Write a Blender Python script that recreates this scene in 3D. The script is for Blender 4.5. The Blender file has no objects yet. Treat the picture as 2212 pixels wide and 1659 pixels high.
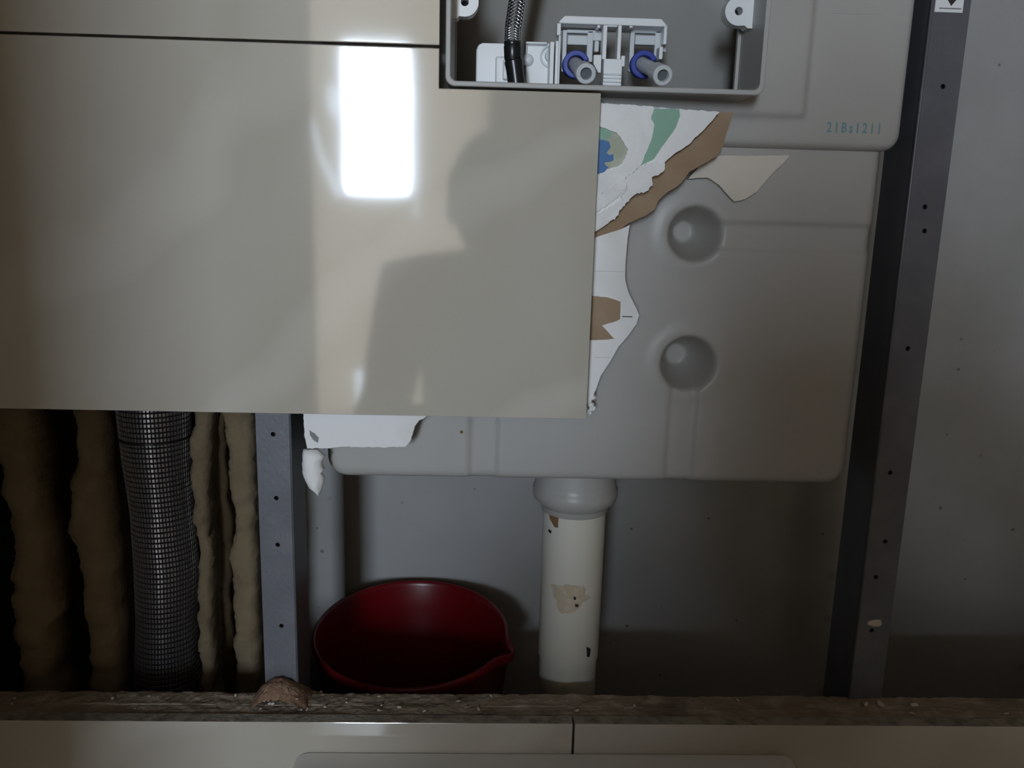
import bpy, bmesh, math, random
from mathutils import Vector, noise

S = bpy.context.scene
COL = S.collection
R = math.radians

# ------------------------------------------------------------------ camera
CAM = Vector((0.0, -0.60, 0.95))
FPX = 1900.0
YAW, PITCH, ROLL = R(2.0), R(12.4), R(1.54)
_f0 = Vector((math.sin(YAW), math.cos(YAW), 0)); _r0 = Vector((math.cos(YAW), -math.sin(YAW), 0)); _u0 = Vector((0, 0, 1))
FW = _f0 * math.cos(PITCH) - _u0 * math.sin(PITCH)
_u1 = _u0 * math.cos(PITCH) + _f0 * math.sin(PITCH)
RI = _r0 * math.cos(ROLL) + _u1 * math.sin(ROLL)
UP = _u1 * math.cos(ROLL) - _r0 * math.sin(ROLL)
cd = bpy.data.cameras.new('camera'); cam = bpy.data.objects.new('camera', cd); COL.objects.link(cam)
cd.sensor_width = 36.0; cd.lens = 36.0 * FPX / 2212.0; cd.clip_start = 0.02
from mathutils import Matrix
M = Matrix((RI, UP, -FW)).transposed().to_4x4(); M.translation = CAM
cam.matrix_world = M
S.camera = cam


def at(px, py, Y):
    """the point on the upright plane y = Y that shows at a pixel of the photograph"""
    d = RI * ((px - 1106) / FPX) - UP * ((py - 829.5) / FPX) + FW
    return CAM + d * ((Y - CAM.y) / d.y)


# ------------------------------------------------------------------ daylight and exposure
ROOM_X0, ROOM_X1, ROOM_Y, ROOM_H = -1.15, 1.25, -2.8, 2.5
wd = bpy.data.worlds.new('daylight'); S.world = wd; wd.use_nodes = True
bg = wd.node_tree.nodes['Background']
bg.inputs['Color'].default_value = (0.77, 0.90, 1.06, 1); bg.inputs['Strength'].default_value = 60.0
S.view_settings.view_transform = 'Standard'; S.view_settings.look = 'None'
S.view_settings.gamma = 1.0; S.view_settings.exposure = 0.60; S.view_settings.use_curve_mapping = False
S.cycles.use_denoising = True
S.cycles.max_bounces = 10; S.cycles.diffuse_bounces = 6; S.cycles.glossy_bounces = 4
S.cycles.sample_clamp_indirect = 8.0
# clear pane of the door behind the camera: its mirror image is the white rectangle on the tile
_a = at(738, 90, -ROOM_Y); _b = at(880, 418, -ROOM_Y)
PANE = (_a.x, _b.x, _b.z, _a.z)
_a = at(640, 60, -ROOM_Y); _b = at(1062, 60, -ROOM_Y)
DOOR = (_a.x, _b.x, 0.03, 2.0)
pl = bpy.data.lights.new('pane_portal', 'AREA'); pl.shape = 'RECTANGLE'
pl.size = PANE[1] - PANE[0]; pl.size_y = PANE[3] - PANE[2]; pl.cycles.is_portal = True
po = bpy.data.objects.new('pane_portal', pl); COL.objects.link(po)
po.location = ((PANE[0] + PANE[1]) / 2, ROOM_Y - 0.02, (PANE[2] + PANE[3]) / 2); po.rotation_euler = (R(-90), 0, R(180))
po.rotation_euler = (R(90), 0, 0)


# ------------------------------------------------------------------ helpers
def tag(o, label=None, cat=None, group=None, kind=None):
    if label: o['label'] = label
    if cat: o['category'] = cat
    if group: o['group'] = group
    if kind: o['kind'] = kind
    return o


def empty(name, loc, label, cat, group=None):
    o = bpy.data.objects.new(name, None); COL.objects.link(o); o.location = loc
    o.empty_display_size = 0.05
    return tag(o, label, cat, group)


def link(name, bm, mat, parent=None, smooth=False, recalc=True):
    if recalc: bmesh.ops.recalc_face_normals(bm, faces=bm.faces)
    me = bpy.data.meshes.new(name); bm.to_mesh(me); bm.free()
    if smooth:
        for p in me.polygons: p.use_smooth = True
    for m in (mat if isinstance(mat, (list, tuple)) else [mat]): me.materials.append(m)
    o = bpy.data.objects.new(name, me); COL.objects.link(o)
    if parent:
        o.parent = parent
        o.matrix_parent_inverse = Matrix.Translation(parent.location).inverted()
    return o


def bevel(o, w, seg=2):
    m = o.modifiers.new('bevel', 'BEVEL'); m.width = w; m.segments = seg; m.limit_method = 'ANGLE'; m.angle_limit = R(40)
    return o


def box(bm, x0, x1, y0, y1, z0, z1):
    vs = [bm.verts.new((x, y, z)) for x in (x0, x1) for y in (y0, y1) for z in (z0, z1)]
    for f in ((0, 1, 3, 2), (4, 6, 7, 5), (0, 4, 5, 1), (2, 3, 7, 6), (0, 2, 6, 4), (1, 5, 7, 3)):
        bm.faces.new([vs[i] for i in f])


def boxo(name, mat, x0, x1, y0, y1, z0, z1, parent=None, bv=0):
    bm = bmesh.new(); box(bm, min(x0, x1), max(x0, x1), min(y0, y1), max(y0, y1), min(z0, z1), max(z0, z1))
    o = link(name, bm, mat, parent)
    if bv: bevel(o, bv)
    return o


def pxrect(x0, y0, x1, y1, Y):
    """an upright rectangle on plane Y from two opposite corners and their roll-free means"""
    a, b, c, d = at(x0, y0, Y), at(x1, y0, Y), at(x1, y1, Y), at(x0, y1, Y)
    return (a.x + d.x) / 2, (b.x + c.x) / 2, (c.z + d.z) / 2, (a.z + b.z) / 2


def pxbox(bm, x0, y0, x1, y1, Y, T):
    X0, X1, Z0, Z1 = pxrect(x0, y0, x1, y1, Y); box(bm, X0, X1, Y, Y + T, Z0, Z1)


def slab(bm, pts, Y0, Y1, rag=0.0, step=0.0025, seed=0, bulge=0.0):
    """an extruded outline; pts are (x, z); rag frays the outline"""
    rnd = random.Random(seed)
    out = []
    n = len(pts)
    for i in range(n):
        a = Vector(pts[i]); b = Vector(pts[(i + 1) % n]); L = (b - a).length
        k = max(1, int(L / step)) if rag > 0 else 1
        nr = Vector((-(b - a).y, (b - a).x)).normalized() if L > 0 else Vector((0, 0))
        for j in range(k):
            p = a.lerp(b, j / k)
            if rag > 0:
                p = p + nr * rag * (noise.noise((p.x * 220 + seed, p.y * 220, seed)) + 0.6 * rnd.uniform(-1, 1))
            out.append(p)
    fr = [bm.verts.new((p.x, Y0, p.y)) for p in out]
    bk = [bm.verts.new((p.x, Y1, p.y)) for p in out]
    m = len(out)
    f1 = bm.faces.new(fr); f2 = bm.faces.new(list(reversed(bk)))
    for i in range(m):
        bm.faces.new((fr[i], fr[(i + 1) % m], bk[(i + 1) % m], bk[i]))
    bm.normal_update()
    bmesh.ops.triangulate(bm, faces=[f1, f2])


def pxs(pts, Y):
    return [(p.x, p.z) for p in (at(x, y, Y) for x, y in pts)]


def tube(bm, path, radii, n=24, caps=True):
    rings = []
    for i, p in enumerate(path):
        p = Vector(p)
        t = (Vector(path[min(i + 1, len(path) - 1)]) - Vector(path[max(i - 1, 0)])).normalized()
        a = Vector((0, 1, 0)) if abs(t.y) < 0.9 else Vector((1, 0, 0))
        u = t.cross(a).normalized(); v = t.cross(u).normalized()
        r = radii[i] if isinstance(radii, (list, tuple)) else radii
        rings.append([bm.verts.new(p + (u * math.cos(k * 2 * math.pi / n) + v * math.sin(k * 2 * math.pi / n)) * r) for k in range(n)])
    for a, b in zip(rings, rings[1:]):
        for k in range(n):
            bm.faces.new((a[k], a[(k + 1) % n], b[(k + 1) % n], b[k]))
    if caps:
        bm.faces.new(list(reversed(rings[0]))); bm.faces.new(rings[-1])
    return rings


def lathe(bm, prof, c, n=48, sx=1.0, sy=1.0):
    """prof: (radius, z) turned about the upright axis through c"""
    rings = []
    for r, z in prof:
        rings.append([bm.verts.new((c[0] + r * sx * math.cos(k * 2 * math.pi / n), c[1] + r * sy * math.sin(k * 2 * math.pi / n), z)) for k in range(n)])
    for a, b in zip(rings, rings[1:]):
        for k in range(n):
            bm.faces.new((a[k], a[(k + 1) % n], b[(k + 1) % n], b[k]))
    return rings


# ------------------------------------------------------------------ materials
def mat(name, col, rough=0.6, metal=0.0, spec=0.5, n1=None, n2=None, bump=None, sss=0.0, coat=0.0):
    """n1/n2: (scale, colour, low, high[, detail]) blotches over the base colour; bump: (scale, strength[, detail])"""
    m = bpy.data.materials.new(name); m.use_nodes = True
    nt = m.node_tree; b = nt.nodes['Principled BSDF']
    b.inputs['Base Color'].default_value = (*col, 1); b.inputs['Roughness'].default_value = rough
    b.inputs['Metallic'].default_value = metal; b.inputs['Specular IOR Level'].default_value = spec
    if coat: b.inputs['Coat Weight'].default_value = coat; b.inputs['Coat Roughness'].default_value = 0.05
    if sss:
        b.inputs['Subsurface Weight'].default_value = sss; b.inputs['Subsurface Radius'].default_value = (0.01, 0.009, 0.007); b.inputs['Subsurface Scale'].default_value = 1.0
    tc = nt.nodes.new('ShaderNodeTexCoord')
    last = None
    for k, q in enumerate([n1, n2]):
        if not q: continue
        nz = nt.nodes.new('ShaderNodeTexNoise'); nz.inputs['Scale'].default_value = q[0]; nz.inputs['Detail'].default_value = q[4] if len(q) > 4 else 6
        mp = nt.nodes.new('ShaderNodeMapping'); mp.inputs['Location'].default_value = (k * 3.7, 1.3 * k, 2.1 * k)
        nt.links.new(tc.outputs['Object'], mp.inputs['Vector']); nt.links.new(mp.outputs['Vector'], nz.inputs['Vector'])
        mr = nt.nodes.new('ShaderNodeMapRange'); mr.inputs['From Min'].default_value = q[2]; mr.inputs['From Max'].default_value = q[3]
        nt.links.new(nz.outputs['Fac'], mr.inputs['Value'])
        mx = nt.nodes.new('ShaderNodeMix'); mx.data_type = 'RGBA'
        nt.links.new(mr.outputs['Result'], mx.inputs['Factor'])
        if last is None: mx.inputs[6].default_value = (*col, 1)
        else: nt.links.new(last, mx.inputs[6])
        mx.inputs[7].default_value = (*q[1], 1); last = mx.outputs[2]
    if last is not None: nt.links.new(last, b.inputs['Base Color'])
    if bump:
        nz = nt.nodes.new('ShaderNodeTexNoise'); nz.inputs['Scale'].default_value = bump[0]; nz.inputs['Detail'].default_value = bump[2] if len(bump) > 2 else 6
        nt.links.new(tc.outputs['Object'], nz.inputs['Vector'])
        bp = nt.nodes.new('ShaderNodeBump'); bp.inputs['Strength'].default_value = bump[1]; bp.inputs['Distance'].default_value = 0.002
        nt.links.new(nz.outputs['Fac'], bp.inputs['Height']); nt.links.new(bp.outputs['Normal'], b.inputs['Normal'])
    return m


def marble(name):
    m = mat(name, (0.47, 0.43, 0.36), rough=0.06, spec=0.5, n1=(5.0, (0.51, 0.475, 0.41), 0.42, 0.72, 4))
    nt = m.node_tree; b = nt.nodes['Principled BSDF']
    b.inputs['IOR'].default_value = 1.55
    src = b.inputs['Base Color'].links[0].from_socket
    tc = nt.nodes.new('ShaderNodeTexCoord')
    mp = nt.nodes.new('ShaderNodeMapping'); mp.inputs['Rotation'].default_value = (0, R(38), 0)
    nt.links.new(tc.outputs['Object'], mp.inputs['Vector'])
    wv = nt.nodes.new('ShaderNodeTexWave'); wv.wave_type = 'BANDS'; wv.bands_direction = 'Z'
    wv.inputs['Scale'].default_value = 1.9; wv.inputs['Distortion'].default_value = 5.0; wv.inputs['Detail'].default_value = 4; wv.inputs['Detail Scale'].default_value = 1.6
    nt.links.new(mp.outputs['Vector'], wv.inputs['Vector'])
    mr = nt.nodes.new('ShaderNodeMapRange'); mr.inputs['From Min'].default_value = 0.82; mr.inputs['From Max'].default_value = 1.0; mr.inputs['To Max'].default_value = 0.35
    nt.links.new(wv.outputs['Fac'], mr.inputs['Value'])
    mx = nt.nodes.new('ShaderNodeMix'); mx.data_type = 'RGBA'; mx.inputs[7].default_value = (0.62, 0.58, 0.52, 1)
    nt.links.new(mr.outputs['Result'], mx.inputs['Factor']); nt.links.new(src, mx.inputs[6])
    nt.links.new(mx.outputs[2], b.inputs['Base Color'])
    nz = nt.nodes.new('ShaderNodeTexNoise'); nz.inputs['Scale'].default_value = 14; nz.inputs['Detail'].default_value = 1
    nt.links.new(tc.outputs['Object'], nz.inputs['Vector'])
    bp = nt.nodes.new('ShaderNodeBump'); bp.inputs['Strength'].default_value = 0.04; bp.inputs['Distance'].default_value = 0.002
    nt.links.new(nz.outputs['Fac'], bp.inputs['Height']); nt.links.new(bp.outputs['Normal'], b.inputs['Normal'])
    return m


def speckled(m, cells, dark, r0, r1, seed=0.0):
    """adds scattered round specks to a material that already has a colour link"""
    nt = m.node_tree; b = nt.nodes['Principled BSDF']; src = b.inputs['Base Color'].links[0].from_socket
    tc = nt.nodes.new('ShaderNodeTexCoord')
    mp = nt.nodes.new('ShaderNodeMapping'); mp.inputs['Location'].default_value = (seed, seed * 2, 0); mp.inputs['Rotation'].default_value = (R(90), 0, 0)
    nt.links.new(tc.outputs['Object'], mp.inputs['Vector'])
    vo = nt.nodes.new('ShaderNodeTexVoronoi'); vo.inputs['Scale'].default_value = cells; vo.voronoi_dimensions = '2D'
    nt.links.new(mp.outputs['Vector'], vo.inputs['Vector'])
    sp = nt.nodes.new('ShaderNodeSeparateColor'); nt.links.new(vo.outputs['Color'], sp.inputs['Color'])
    lim = nt.nodes.new('ShaderNodeMapRange'); lim.inputs['From Min'].default_value = 0.55; lim.inputs['From Max'].default_value = 1.0
    lim.inputs['To Min'].default_value = r0; lim.inputs['To Max'].default_value = r1
    nt.links.new(sp.outputs['Red'], lim.inputs['Value'])
    su = nt.nodes.new('ShaderNodeMath'); su.operation = 'SUBTRACT'; nt.links.new(lim.outputs['Result'], su.inputs[0]); nt.links.new(vo.outputs['Distance'], su.inputs[1])
    mr = nt.nodes.new('ShaderNodeMapRange'); mr.inputs['From Min'].default_value = 0.0; mr.inputs['From Max'].default_value = 0.03; mr.inputs['To Max'].default_value = 0.85
    nt.links.new(su.outputs[0], mr.inputs['Value'])
    mx = nt.nodes.new('ShaderNodeMix'); mx.data_type = 'RGBA'; mx.inputs[7].default_value = (*dark, 1)
    nt.links.new(mr.outputs['Result'], mx.inputs['Factor']); nt.links.new(src, mx.inputs[6])
    nt.links.new(mx.outputs[2], b.inputs['Base Color'])
    return m


TILE = marble('polished_beige_tile')
TILE_EDGE = mat('raw_tile_edge', (0.34, 0.30, 0.24), 0.9, n1=(90, (0.16, 0.13, 0.10), 0.45, 0.7), bump=(300, 0.5))
GYPSUM = mat('gypsum_core', (0.86, 0.85, 0.83), 0.9, n1=(35, (0.70, 0.69, 0.68), 0.5, 0.8), bump=(160, 0.55, 8))
PAPER = mat('white_board_paper', (0.85, 0.84, 0.83), 0.8, n1=(14, (0.70, 0.67, 0.62), 0.55, 0.8), bump=(60, 0.12))
KRAFT = mat('kraft_paper', (0.30, 0.205, 0.125), 0.85, n1=(30, (0.36, 0.26, 0.17), 0.4, 0.7), bump=(220, 0.15))
GREEN = mat('green_board_paper', (0.27, 0.45, 0.34), 0.8, n1=(60, (0.33, 0.50, 0.40), 0.45, 0.7))
OLIVE = mat('torn_grey_green_paper', (0.42, 0.44, 0.34), 0.85, n1=(80, (0.55, 0.55, 0.45), 0.45, 0.7))
BLUE = mat('blue_print', (0.03, 0.14, 0.36), 0.5)
BOARD_CUT = mat('dusty_board_edge', (0.30, 0.235, 0.165), 0.95, n1=(60, (0.46, 0.39, 0.31), 0.5, 0.75, 8), n2=(25, (0.13, 0.09, 0.06), 0.55, 0.75), bump=(240, 0.9, 8))
DUST = mat('reddish_brown_dust', (0.24, 0.14, 0.085), 0.95, n1=(180, (0.36, 0.24, 0.16), 0.5, 0.75), bump=(350, 0.8, 8))
CHIP = mat('plaster_chip', (0.62, 0.54, 0.46), 0.9, bump=(200, 0.5))
STEEL = mat('grey_painted_steel', (0.125, 0.127, 0.142), 0.42, metal=0.25, n1=(40, (0.15, 0.15, 0.165), 0.45, 0.7), n2=(9, (0.19, 0.18, 0.17), 0.6, 0.8), bump=(300, 0.08))
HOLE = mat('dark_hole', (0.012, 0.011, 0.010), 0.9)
HDPE = mat('milky_white_plastic', (0.40, 0.385, 0.36), 0.38, spec=0.4, n1=(8, (0.43, 0.415, 0.39), 0.45, 0.7), bump=(120, 0.04))
SHROUD = mat('pale_grey_plastic', (0.42, 0.41, 0.385), 0.45)
WHITE = mat('white_plastic', (0.82, 0.83, 0.83), 0.35)
CLEARISH = mat('milky_translucent_plastic', (0.62, 0.65, 0.66), 0.3)
RODGREY = mat('grey_plastic_rod', (0.60, 0.63, 0.64), 0.35)
RODDARK = mat('rod_bore', (0.10, 0.115, 0.12), 0.5)
BLUEP = mat('deep_blue_plastic', (0.012, 0.035, 0.30), 0.35)
RUBBER = mat('black_rubber', (0.012, 0.013, 0.014), 0.28)
PIPE = mat('cream_plastic_pipe', (0.68, 0.655, 0.57), 0.38, n1=(10, (0.60, 0.53, 0.40), 0.55, 0.8), n2=(22, (0.36, 0.22, 0.11), 0.70, 0.76))
RED = mat('dark_red_plastic', (0.13, 0.0025, 0.006), 0.32)
WALLM = speckled(mat('cement_wall', (0.345, 0.335, 0.32), 0.75, n1=(7, (0.26, 0.257, 0.232), 0.42, 0.72, 8), n2=(2.6, (0.375, 0.372, 0.375), 0.45, 0.7), bump=(70, 0.12)), 24, (0.12, 0.11, 0.10), -0.02, 0.065)
speckled(WALLM, 13, (0.26, 0.245, 0.23), -0.06, 0.10, 3.3)
FOAM = mat('yellow_foam', (0.21, 0.158, 0.095), 0.95, n1=(30, (0.165, 0.122, 0.07), 0.45, 0.7), bump=(140, 0.8, 8))
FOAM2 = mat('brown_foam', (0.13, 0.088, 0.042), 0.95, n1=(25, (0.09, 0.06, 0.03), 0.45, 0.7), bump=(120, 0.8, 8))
ROOMW = mat('beige_room_tile', (0.28, 0.205, 0.13), 0.6)
FLOORM = mat('brown_floor_tile', (0.28, 0.25, 0.21), 0.28, spec=1.0, n1=(6, (0.23, 0.20, 0.165), 0.45, 0.7))
CEILM = mat('white_ceiling', (0.36, 0.32, 0.27), 0.8)
CERAMIC = mat('white_glazed_ceramic', (0.74, 0.73, 0.70), 0.08, coat=0.3)
DARKFRAME = mat('dark_door_frame', (0.10, 0.09, 0.08), 0.4)
TEAL = mat('faded_teal_ink', (0.15, 0.29, 0.31), 0.6)
INK = mat('black_ink', (0.02, 0.02, 0.022), 0.6)
GREYINK = mat('grey_ink', (0.22, 0.22, 0.22), 0.6)
PENCIL = mat('faint_pencil', (0.55, 0.54, 0.53), 0.8)
FROST = bpy.data.materials.new('frosted_glass'); FROST.use_nodes = True
_nt = FROST.node_tree; _nt.nodes.clear()
_o = _nt.nodes.new('ShaderNodeOutputMaterial'); _t = _nt.nodes.new('ShaderNodeBsdfTranslucent'); _t.inputs['Color'].default_value = (0.043, 0.0335, 0.0235, 1)
_nt.links.new(_t.outputs[0], _o.inputs['Surface'])
FROST2 = FROST.copy(); FROST2.name = 'added_glow_glass'  # brighter glass for shapes added only to reflect white on the tile
for _n in FROST2.node_tree.nodes:
    if _n.type == 'BSDF_TRANSLUCENT': _n.inputs['Color'].default_value = (0.115, 0.115, 0.115, 1)
FOIL = mat('quilted_foil', (0.42, 0.40, 0.41), 0.32, metal=0.85)
_nt = FOIL.node_tree; _b = _nt.nodes['Principled BSDF']
BRAID = mat('black_braid', (0.010, 0.011, 0.012), 0.4)
WIRE = mat('bright_braid_wire', (0.80, 0.80, 0.80), 0.25, metal=0.9)

# ------------------------------------------------------------------ the setting
WALL_Y = 0.287          # rear wall of the cavity
FLOOR_CAV = 0.29


def struct(name, m, *b):
    return tag(boxo(name, m, *b), kind='structure')


struct('floor', FLOORM, ROOM_X0 - .1, ROOM_X1 + .1, ROOM_Y - .1, WALL_Y + .1, -0.06, 0.0)
struct('floor_cavity', WALLM, -0.62, 0.78, 0.045, WALL_Y, 0.0, FLOOR_CAV)
struct('ceiling', CEILM, ROOM_X0 - .1, ROOM_X1 + .1, ROOM_Y - .1, WALL_Y + .1, ROOM_H, ROOM_H + .06)
struct('wall_back', WALLM, ROOM_X0 - .1, ROOM_X1 + .1, WALL_Y, WALL_Y + .1, 0.0, ROOM_H)
struct('wall_left', ROOMW, ROOM_X0 - .1, ROOM_X0, ROOM_Y, WALL_Y, 0.0, ROOM_H)
struct('wall_right', ROOMW, ROOM_X1, ROOM_X1 + .1, ROOM_Y, WALL_Y, 0.0, ROOM_H)
bm = bmesh.new()
y0, y1 = ROOM_Y - .1, ROOM_Y
box(bm, ROOM_X0 - .1, DOOR[0], y0, y1, 0, ROOM_H); box(bm, DOOR[1], ROOM_X1 + .1, y0, y1, 0, ROOM_H)
box(bm, DOOR[0], DOOR[1], y0, y1, DOOR[3], ROOM_H); box(bm, DOOR[0], DOOR[1], y0, y1, 0, DOOR[2])
tag(link('wall_front', bm, ROOMW), kind='structure')
# frosted door with one clear pane, plus brighter shapes added for tile reflections
y0, y1 = ROOM_Y - .045, ROOM_Y - .035
GLOW_SHAPES = [[(760, 806), (790, 800), (822, 762), (850, 742), (876, 730), (888, 732), (884, 770), (892, 812), (868, 852), (866, 890), (764, 893)],
         [(886, 112), (893, 112), (897, 300), (900, 470), (893, 470), (889, 300)], [(660, 250), (670, 246), (694, 330), (736, 424), (722, 432), (682, 340)],
         [(700, 180), (712, 182), (726, 205), (728, 230), (716, 262), (704, 230)]]
bm = bmesh.new(); es = []


def dloop(pts):
    vs = [bm.verts.new((x, y0, z)) for x, z in pts]
    for a, b in zip(vs, vs[1:] + vs[:1]): es.append(bm.edges.new((a, b)))
    return vs


dloop([(DOOR[0], DOOR[2]), (DOOR[1], DOOR[2]), (DOOR[1], DOOR[3]), (DOOR[0], DOOR[3])])
dloop([(PANE[0], PANE[2]), (PANE[1], PANE[2]), (PANE[1], PANE[3]), (PANE[0], PANE[3])])
tv = [dloop([((p.x), p.z) for p in (at(x, y, -ROOM_Y) for x, y in t_)]) for t_ in GLOW_SHAPES]
bmesh.ops.triangle_fill(bm, use_beauty=True, edges=es)
for vs in tv:
    f = bm.faces.new(vs); f.material_index = 1
    bm.normal_update(); bmesh.ops.triangulate(bm, faces=[f])
door = tag(link('door_1', bm, [FROST, FROST2], recalc=False), kind='structure')
bm = bmesh.new(); w = 0.012
for q in ((PANE[0] - w, PANE[0], PANE[2] - w, PANE[3] + w), (PANE[1], PANE[1] + w, PANE[2] - w, PANE[3] + w), (PANE[0], PANE[1], PANE[2] - w, PANE[2]), (PANE[0], PANE[1], PANE[3], PANE[3] + w)):
    box(bm, q[0], q[1], y0 - .01, y1 + .01, q[2], q[3])
link('door_frame', bm, ROOMW, door)

# ------------------------------------------------------------------ tiled wall
T0, T1, T2, T3 = 0.0, 0.011, 0.024, 0.0375      # tile face, tile back, first board back, second board back


def tile(name, pts, label, cut=True):
    bm = bmesh.new(); slab(bm, pts, T0, T1)
    for f in bm.faces:
        f.material_index = 0 if abs(f.normal.y) > 0.5 or f.calc_center_median().y < T0 + 1e-5 else 1
    o = link(name, bm, [TILE, TILE_EDGE])
    for p in o.data.polygons: p.material_index = 0 if abs(p.normal.y) > 0.5 else 1
    bevel(o, 0.0006, 2)
    return tag(o, label, 'tile')


zs0 = at(948, 104, 0).z; zs1 = at(948, 98, 0).z
xo = at(949, 150, 0).x; xr = at(1282, 560, 0).x; zb = at(640, 894, 0).z; zn = at(1130, 196, 0).z
tile('ceramic_tile', [(-0.62, zb), (xr, zb), (xr, zn), (xo, zn), (xo, zs0), (-0.62, zs0)],
     'large polished beige L-shaped tile with the white door reflection, below the thin joint')
tile('ceramic_tile', [(-0.62, zs1), (xo, zs1), (xo, ROOM_H), (-0.62, ROOM_H)],
     'polished beige tile above the thin dark joint at the top edge')
zl = at(1106, 1563, 0).z; xs = at(1238, 1600, 0).x
tile('ceramic_tile', [(-0.62, 0.0), (xs - .0008, 0.0), (xs - .0008, zl), (-0.62, zl)],
     'beige tile below the broken ledge with a bluish sheen, ending at the upright joint')
tile('ceramic_tile', [(xs + .0008, 0.0), (ROOM_X1, 0.0), (ROOM_X1, zl), (xs + .0008, zl)],
     'duller beige tile below the broken ledge, starting at the upright joint')
# rest of the room's wall left of the opening, above it and to its right, out of the picture
struct('wall_left_side', ROOMW, ROOM_X0, -0.621, T0, WALL_Y, 0, ROOM_H)
struct('wall_right_side', ROOMW, 0.781, ROOM_X1, T0, WALL_Y, zl + .001, 1.55)
struct('wall_light_blocker', ROOMW, ROOM_X0, -0.305, -1.0, -0.9, 0, ROOM_H)  # unseen wall added to keep the pane's light off the left side
struct('wall_upper', ROOMW, xo + .001, ROOM_X1, T0, T3, 1.551, ROOM_H)

# plasterboards left standing behind the L-shaped tile
zbb = zb + 0.006
first = empty('plasterboard', (-0.2, T1, zb), 'broken front plasterboard with white torn gypsum and a green paper band under the opening', 'plasterboard')
ft = [(1250, 219), (1302, 224), (1360, 227), (1408, 231), (1470, 235), (1554, 242), (1532, 267), (1517, 284), (1487, 313), (1470, 323), (1449, 338), (1437, 349),
      (1424, 362), (1400, 380), (1380, 398), (1360, 420), (1340, 446), (1326, 472), (1295, 494), (1250, 520)]
fm = T1 + 0.0035
bm = bmesh.new(); slab(bm, pxs(ft, fm), fm, T2, 0.0006, 0.002, 1); link('core', bm, GYPSUM, first)
bm = bmesh.new()
box(bm, -0.62, at(1258, 500, T1).x, T1 + .0005, T2, zbb, ROOM_H if False else zn - .004); box(bm, -0.62, xo - .004, T1 + .0005, T2, zn - .004, ROOM_H)
link('backing', bm, GYPSUM, first)
gp = [(1413, 234), (1467, 236), (1469, 250), (1460, 275), (1431, 316), (1413, 343), (1384, 358), (1388, 345), (1395, 327), (1408, 302), (1414, 270), (1406, 258)]
bm = bmesh.new(); slab(bm, pxs(gp, fm), fm - .0004, fm, 0.0002, 0.002, 2); tag(link('paper_face', bm, GREEN, first), 'exposed green facing paper')
# the thicker skin of white filler beside the tile, with a hole in it
sk = [(1262, 221), (1302, 223), (1360, 226), (1412, 230), (1406, 258), (1414, 270), (1411, 290), (1405, 310), (1395, 330), (1385, 356), (1376, 362), (1352, 372), (1334, 376), (1318, 370), (1345, 352), (1357, 322), (1348, 306), (1332, 287), (1318, 281), (1300, 275), (1262, 268)]
bm = bmesh.new(); slab(bm, pxs(sk, T1), T1 + .0006, fm, 0.0005, 0.0015, 3); link('filler_skin', bm, GYPSUM, first)
ol = [(1262, 268), (1302, 276), (1318, 282), (1334, 288), (1350, 308), (1357, 326), (1346, 352), (1330, 372), (1300, 384), (1262, 390)]
bm = bmesh.new(); slab(bm, pxs(ol, fm), fm - .0006, fm, 0.0003, 0.002, 4); tag(link('torn_paper', bm, OLIVE, first), 'torn grey-green paper in the hole')
bm = bmesh.new(); slab(bm, pxs([(1262, 270), (1303, 276), (1322, 283), (1317, 297), (1308, 303), (1262, 300)], fm), fm - .0010, fm - .0006, 0.0002, 0.002, 5); link('green_scrap', bm, GREEN, first)
bl = [(1262, 298), (1300, 302), (1315, 306), (1318, 318), (1312, 326), (1309, 331), (1316, 335), (1324, 333), (1325, 346), (1316, 349), (1306, 350), (1306, 356), (1314, 362), (1313, 371), (1302, 374), (1262, 376)]
bm = bmesh.new(); slab(bm, pxs(bl, fm), fm - .0016, fm - .0010, 0.0001, 0.002, 6); tag(link('printed_mark', bm, BLUE, first), 'blue toothed mark on the torn paper')
fl = [([(1262, 385), (1300, 372), (1320, 362), (1345, 362), (1372, 352), (1383, 358), (1360, 378), (1330, 400), (1308, 412), (1292, 424), (1262, 436)], .0010, 7),
      ([(1352, 384), (1384, 360), (1410, 350), (1437, 352), (1433, 368), (1420, 378), (1405, 386), (1408, 396), (1396, 412), (1372, 420), (1348, 432), (1340, 428), (1352, 404)], .0016, 8),
      ([(1262, 432), (1300, 414), (1330, 398), (1356, 382), (1352, 402), (1336, 424), (1312, 442), (1290, 456), (1262, 462)], .0022, 9),
      ([(1262, 470), (1290, 464), (1316, 448), (1345, 430), (1366, 424), (1350, 440), (1338, 456), (1328, 476), (1312, 476), (1296, 492), (1262, 505)], .0012, 10)]
for p, dz, sd in fl:
    bm = bmesh.new(); slab(bm, pxs(p, fm), fm - dz - .0010, fm + .001, 0.0010, 0.0012, sd); link('gypsum_flake', bm, GYPSUM, first)

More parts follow.
